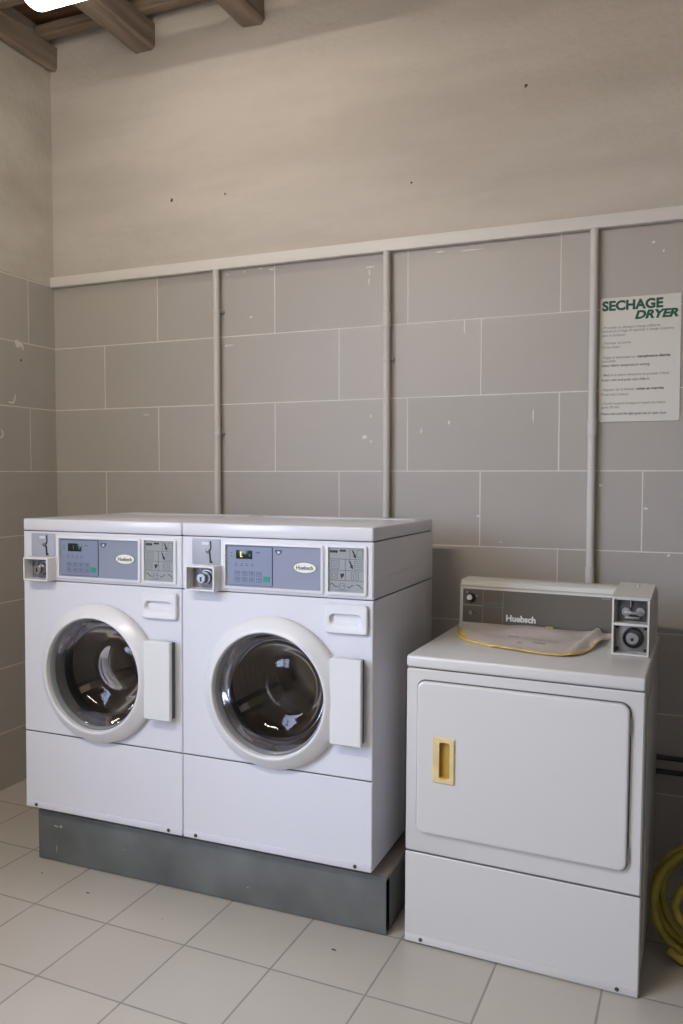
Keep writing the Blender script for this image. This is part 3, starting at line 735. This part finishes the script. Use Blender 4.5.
for i in range(NU):
    for j in range(NV):
        f = b.bm.faces.new((top[i][j], top[i+1][j], top[i+1][j+1], top[i][j+1])); f.material_index = m1
        u = i/NU; x, yy, _ = cpt(u, j/NV)
        if j < (8 if u < .22 else 1)*(.55+.9*mn.noise((u*30, j*.3, 0))): f.material_index = m2
        if i < 4 and j < 14: f.material_index = m2
        for sx_, sy_, ra, rc in ((.0, .255, .03, .006), (-.062, .250, .008, .007), (.03, .262, .02, .005), (-.10, .34, .02, .006)):
            if ((x-sx_)/ra)**2+((yy-sy_)/rc)**2 < 1: f.material_index = m3
cl_ = b.build('dust_cloth', smooth=60)
sm = cl_.modifiers.new('thick', 'SOLIDIFY'); sm.thickness = .0025; sm.offset = 1
cl_.location = (ox, oy, 0); cl_.rotation_euler = (0, droll, dyaw)
tag(cl_, 'worn pinkish grey cloth with yellow hem lying on the dryer lid', 'cloth')
b = MB(); pts = []
for i in range(0, NU+1):
    x, yy, h = cpt(i/NU, 0); pts.append((x, Y(yy)-.001, h+.0012))
b.tube(pts, [.0030+.0018*abs(math.sin(i*.37)) if i < 34 else .0017 for i in range(NU+1)], 'cloth edge', 8)
b.build('hem', cl_)
b = MB(); b.box(-.014, .012, Y(.480), Y(.492), .912, .918, 'cloth edge', .0015); b.box(-.004, .006, Y(.476), Y(.484), .908, .914, 'yellow handle', .001)
b.build('cloth_tag', cl_)

# ------------------------------------------------------------------ yellow hose coil
hp = []; R0 = .160; turns = 3.6; n = 200
cx, cy, cz = 2.912, -.57, .18
tilt = .30
for i in range(n):
    a = -2.2 + 2*PI*turns*i/n
    r = R0 - .010*math.sin(a*.5+1) - .022*(i/n) - (.012 if (i//28) % 2 else 0)*math.sin(i/28*PI)**2
    off = -.045+.09*(i/n) + .008*math.sin(a*1.3)
    vy = off
    rx = r*.97*math.cos(a); rz = r*1.03*math.sin(a)
    hp.append(Vector((cx+rx+.15*vy, cy+vy+rz*math.sin(tilt), cz+rz*math.cos(tilt))))
# tail crossing the inside of the coil
last = hp[-1]
tail = [last.lerp(Vector((cx-.03, cy-.03, cz+.05)), f) + Vector((0, -.02*math.sin(f*PI), .04*math.sin(f*PI))) for f in (.25, .5, .75, 1)]
tail += [Vector((cx-.085, cy-.055, cz+.035)), Vector((cx-.098, cy-.06, cz-.0)), Vector((cx-.085, cy-.065, cz-.04)), Vector((cx-.045, cy-.065, cz-.075)), Vector((cx+.02, cy-.06, cz-.095))]
pts = hp+tail
for _ in range(2): pts = [pts[0]]+[(pts[i-1]+pts[i]*2+pts[i+1])/4 for i in range(1, len(pts)-1)]+[pts[-1]]
mz = min(p.z for p in pts)
for p in pts: p.z += .0135-mz
b = MB(); b.tube(pts, .0130, 'hose', 12)
o = b.build('garden_hose', smooth=80); tag(o, 'coiled yellow hose standing on the floor right of the dryer', 'hose')

# ------------------------------------------------------------------ ceiling lights
def lamp(label, loc, drop=.148, dm='lamp diffuser'):
    t = thing('ceiling_light', label, 'light', loc)
    L = 1.27; W = .165
    b = MB(); b.box(0, L, -W/2, W/2, .062, .110, 'lamp housing', .01); b.build('housing', t)
    def loop(x, s, dz=0):
        pts = []
        for k in range(13):
            a = PI+PI*k/12
            pts.append((x, .074*s*math.cos(a), .062+.058*s*math.sin(a)))
        return pts
    b = MB(); LL = [loop(.004+.03*(1-math.cos(PI/2*k/5)), max(.05, math.sin(PI/2*k/5))) for k in range(6)]
    LL += [loop(L-.004-.03*(1-math.cos(PI/2*k/5)), max(.05, math.sin(PI/2*k/5))) for k in range(5, -1, -1)]
    b.loft(LL, dm, True, True); b.build('diffuser', t, smooth=70)
    for x in (.3, .97):
        b = MB(); b.box(x-.012, x+.012, -.02, .02, .109, drop, 'lamp housing'); b.build('hanger', t)
    return t
lamp('glowing fluorescent ceiling light with rounded end under the joists', (.505, -.690, 3.185), .164)
lamp('fluorescent ceiling light in the middle of the room', (.62, -3.05, 2.935), .415, 'bright lamp diffuser')

# ------------------------------------------------------------------ daylight
w = bpy.data.worlds.new('World'); S.world = w; w.use_nodes = True
bg = w.node_tree.nodes['Background']; bg.inputs[1].default_value = 10
g = NG(w); tc = g.n('ShaderNodeTexCoord'); sp_ = g.n('ShaderNodeSeparateXYZ'); g.L.new(tc.outputs['Generated'], sp_.inputs[0])
mr = g.n('ShaderNodeMapRange'); g.L.new(sp_.outputs[2], mr.inputs[0]); mr.inputs[1].default_value = -.03; mr.inputs[2].default_value = .06
g.L.new(g.mix(mr.outputs[0], (.07, .066, .06), (.60, .72, 1.0)), bg.inputs[0])
pl = bpy.data.lights.new('window_portal', 'AREA'); pl.shape = 'RECTANGLE'; pl.size = WY1-WY0; pl.size_y = WZ1-WZ0; pl.cycles.is_portal = True
po = bpy.data.objects.new('window_portal', pl); C.objects.link(po); po.location = (-.15, (WY0+WY1)/2, (WZ0+WZ1)/2); po.rotation_euler = (PI/2, 0, -PI/2)

# ------------------------------------------------------------------ camera
cam = bpy.data.cameras.new('Camera'); co = bpy.data.objects.new('Camera', cam); C.objects.link(co)
cam.sensor_fit = 'VERTICAL'; cam.sensor_height = 24; cam.lens = 816.64/1024*24; cam.clip_start = .05
co.location = (2.80866, -3.18308, 1.43699); co.rotation_euler = (PI/2-.04679, 0, .38799)
S.camera = co
S.view_settings.view_transform = 'Standard'; S.view_settings.look = 'None'; S.view_settings.exposure = .60; S.view_settings.gamma = 1
S.view_settings.use_curve_mapping = False
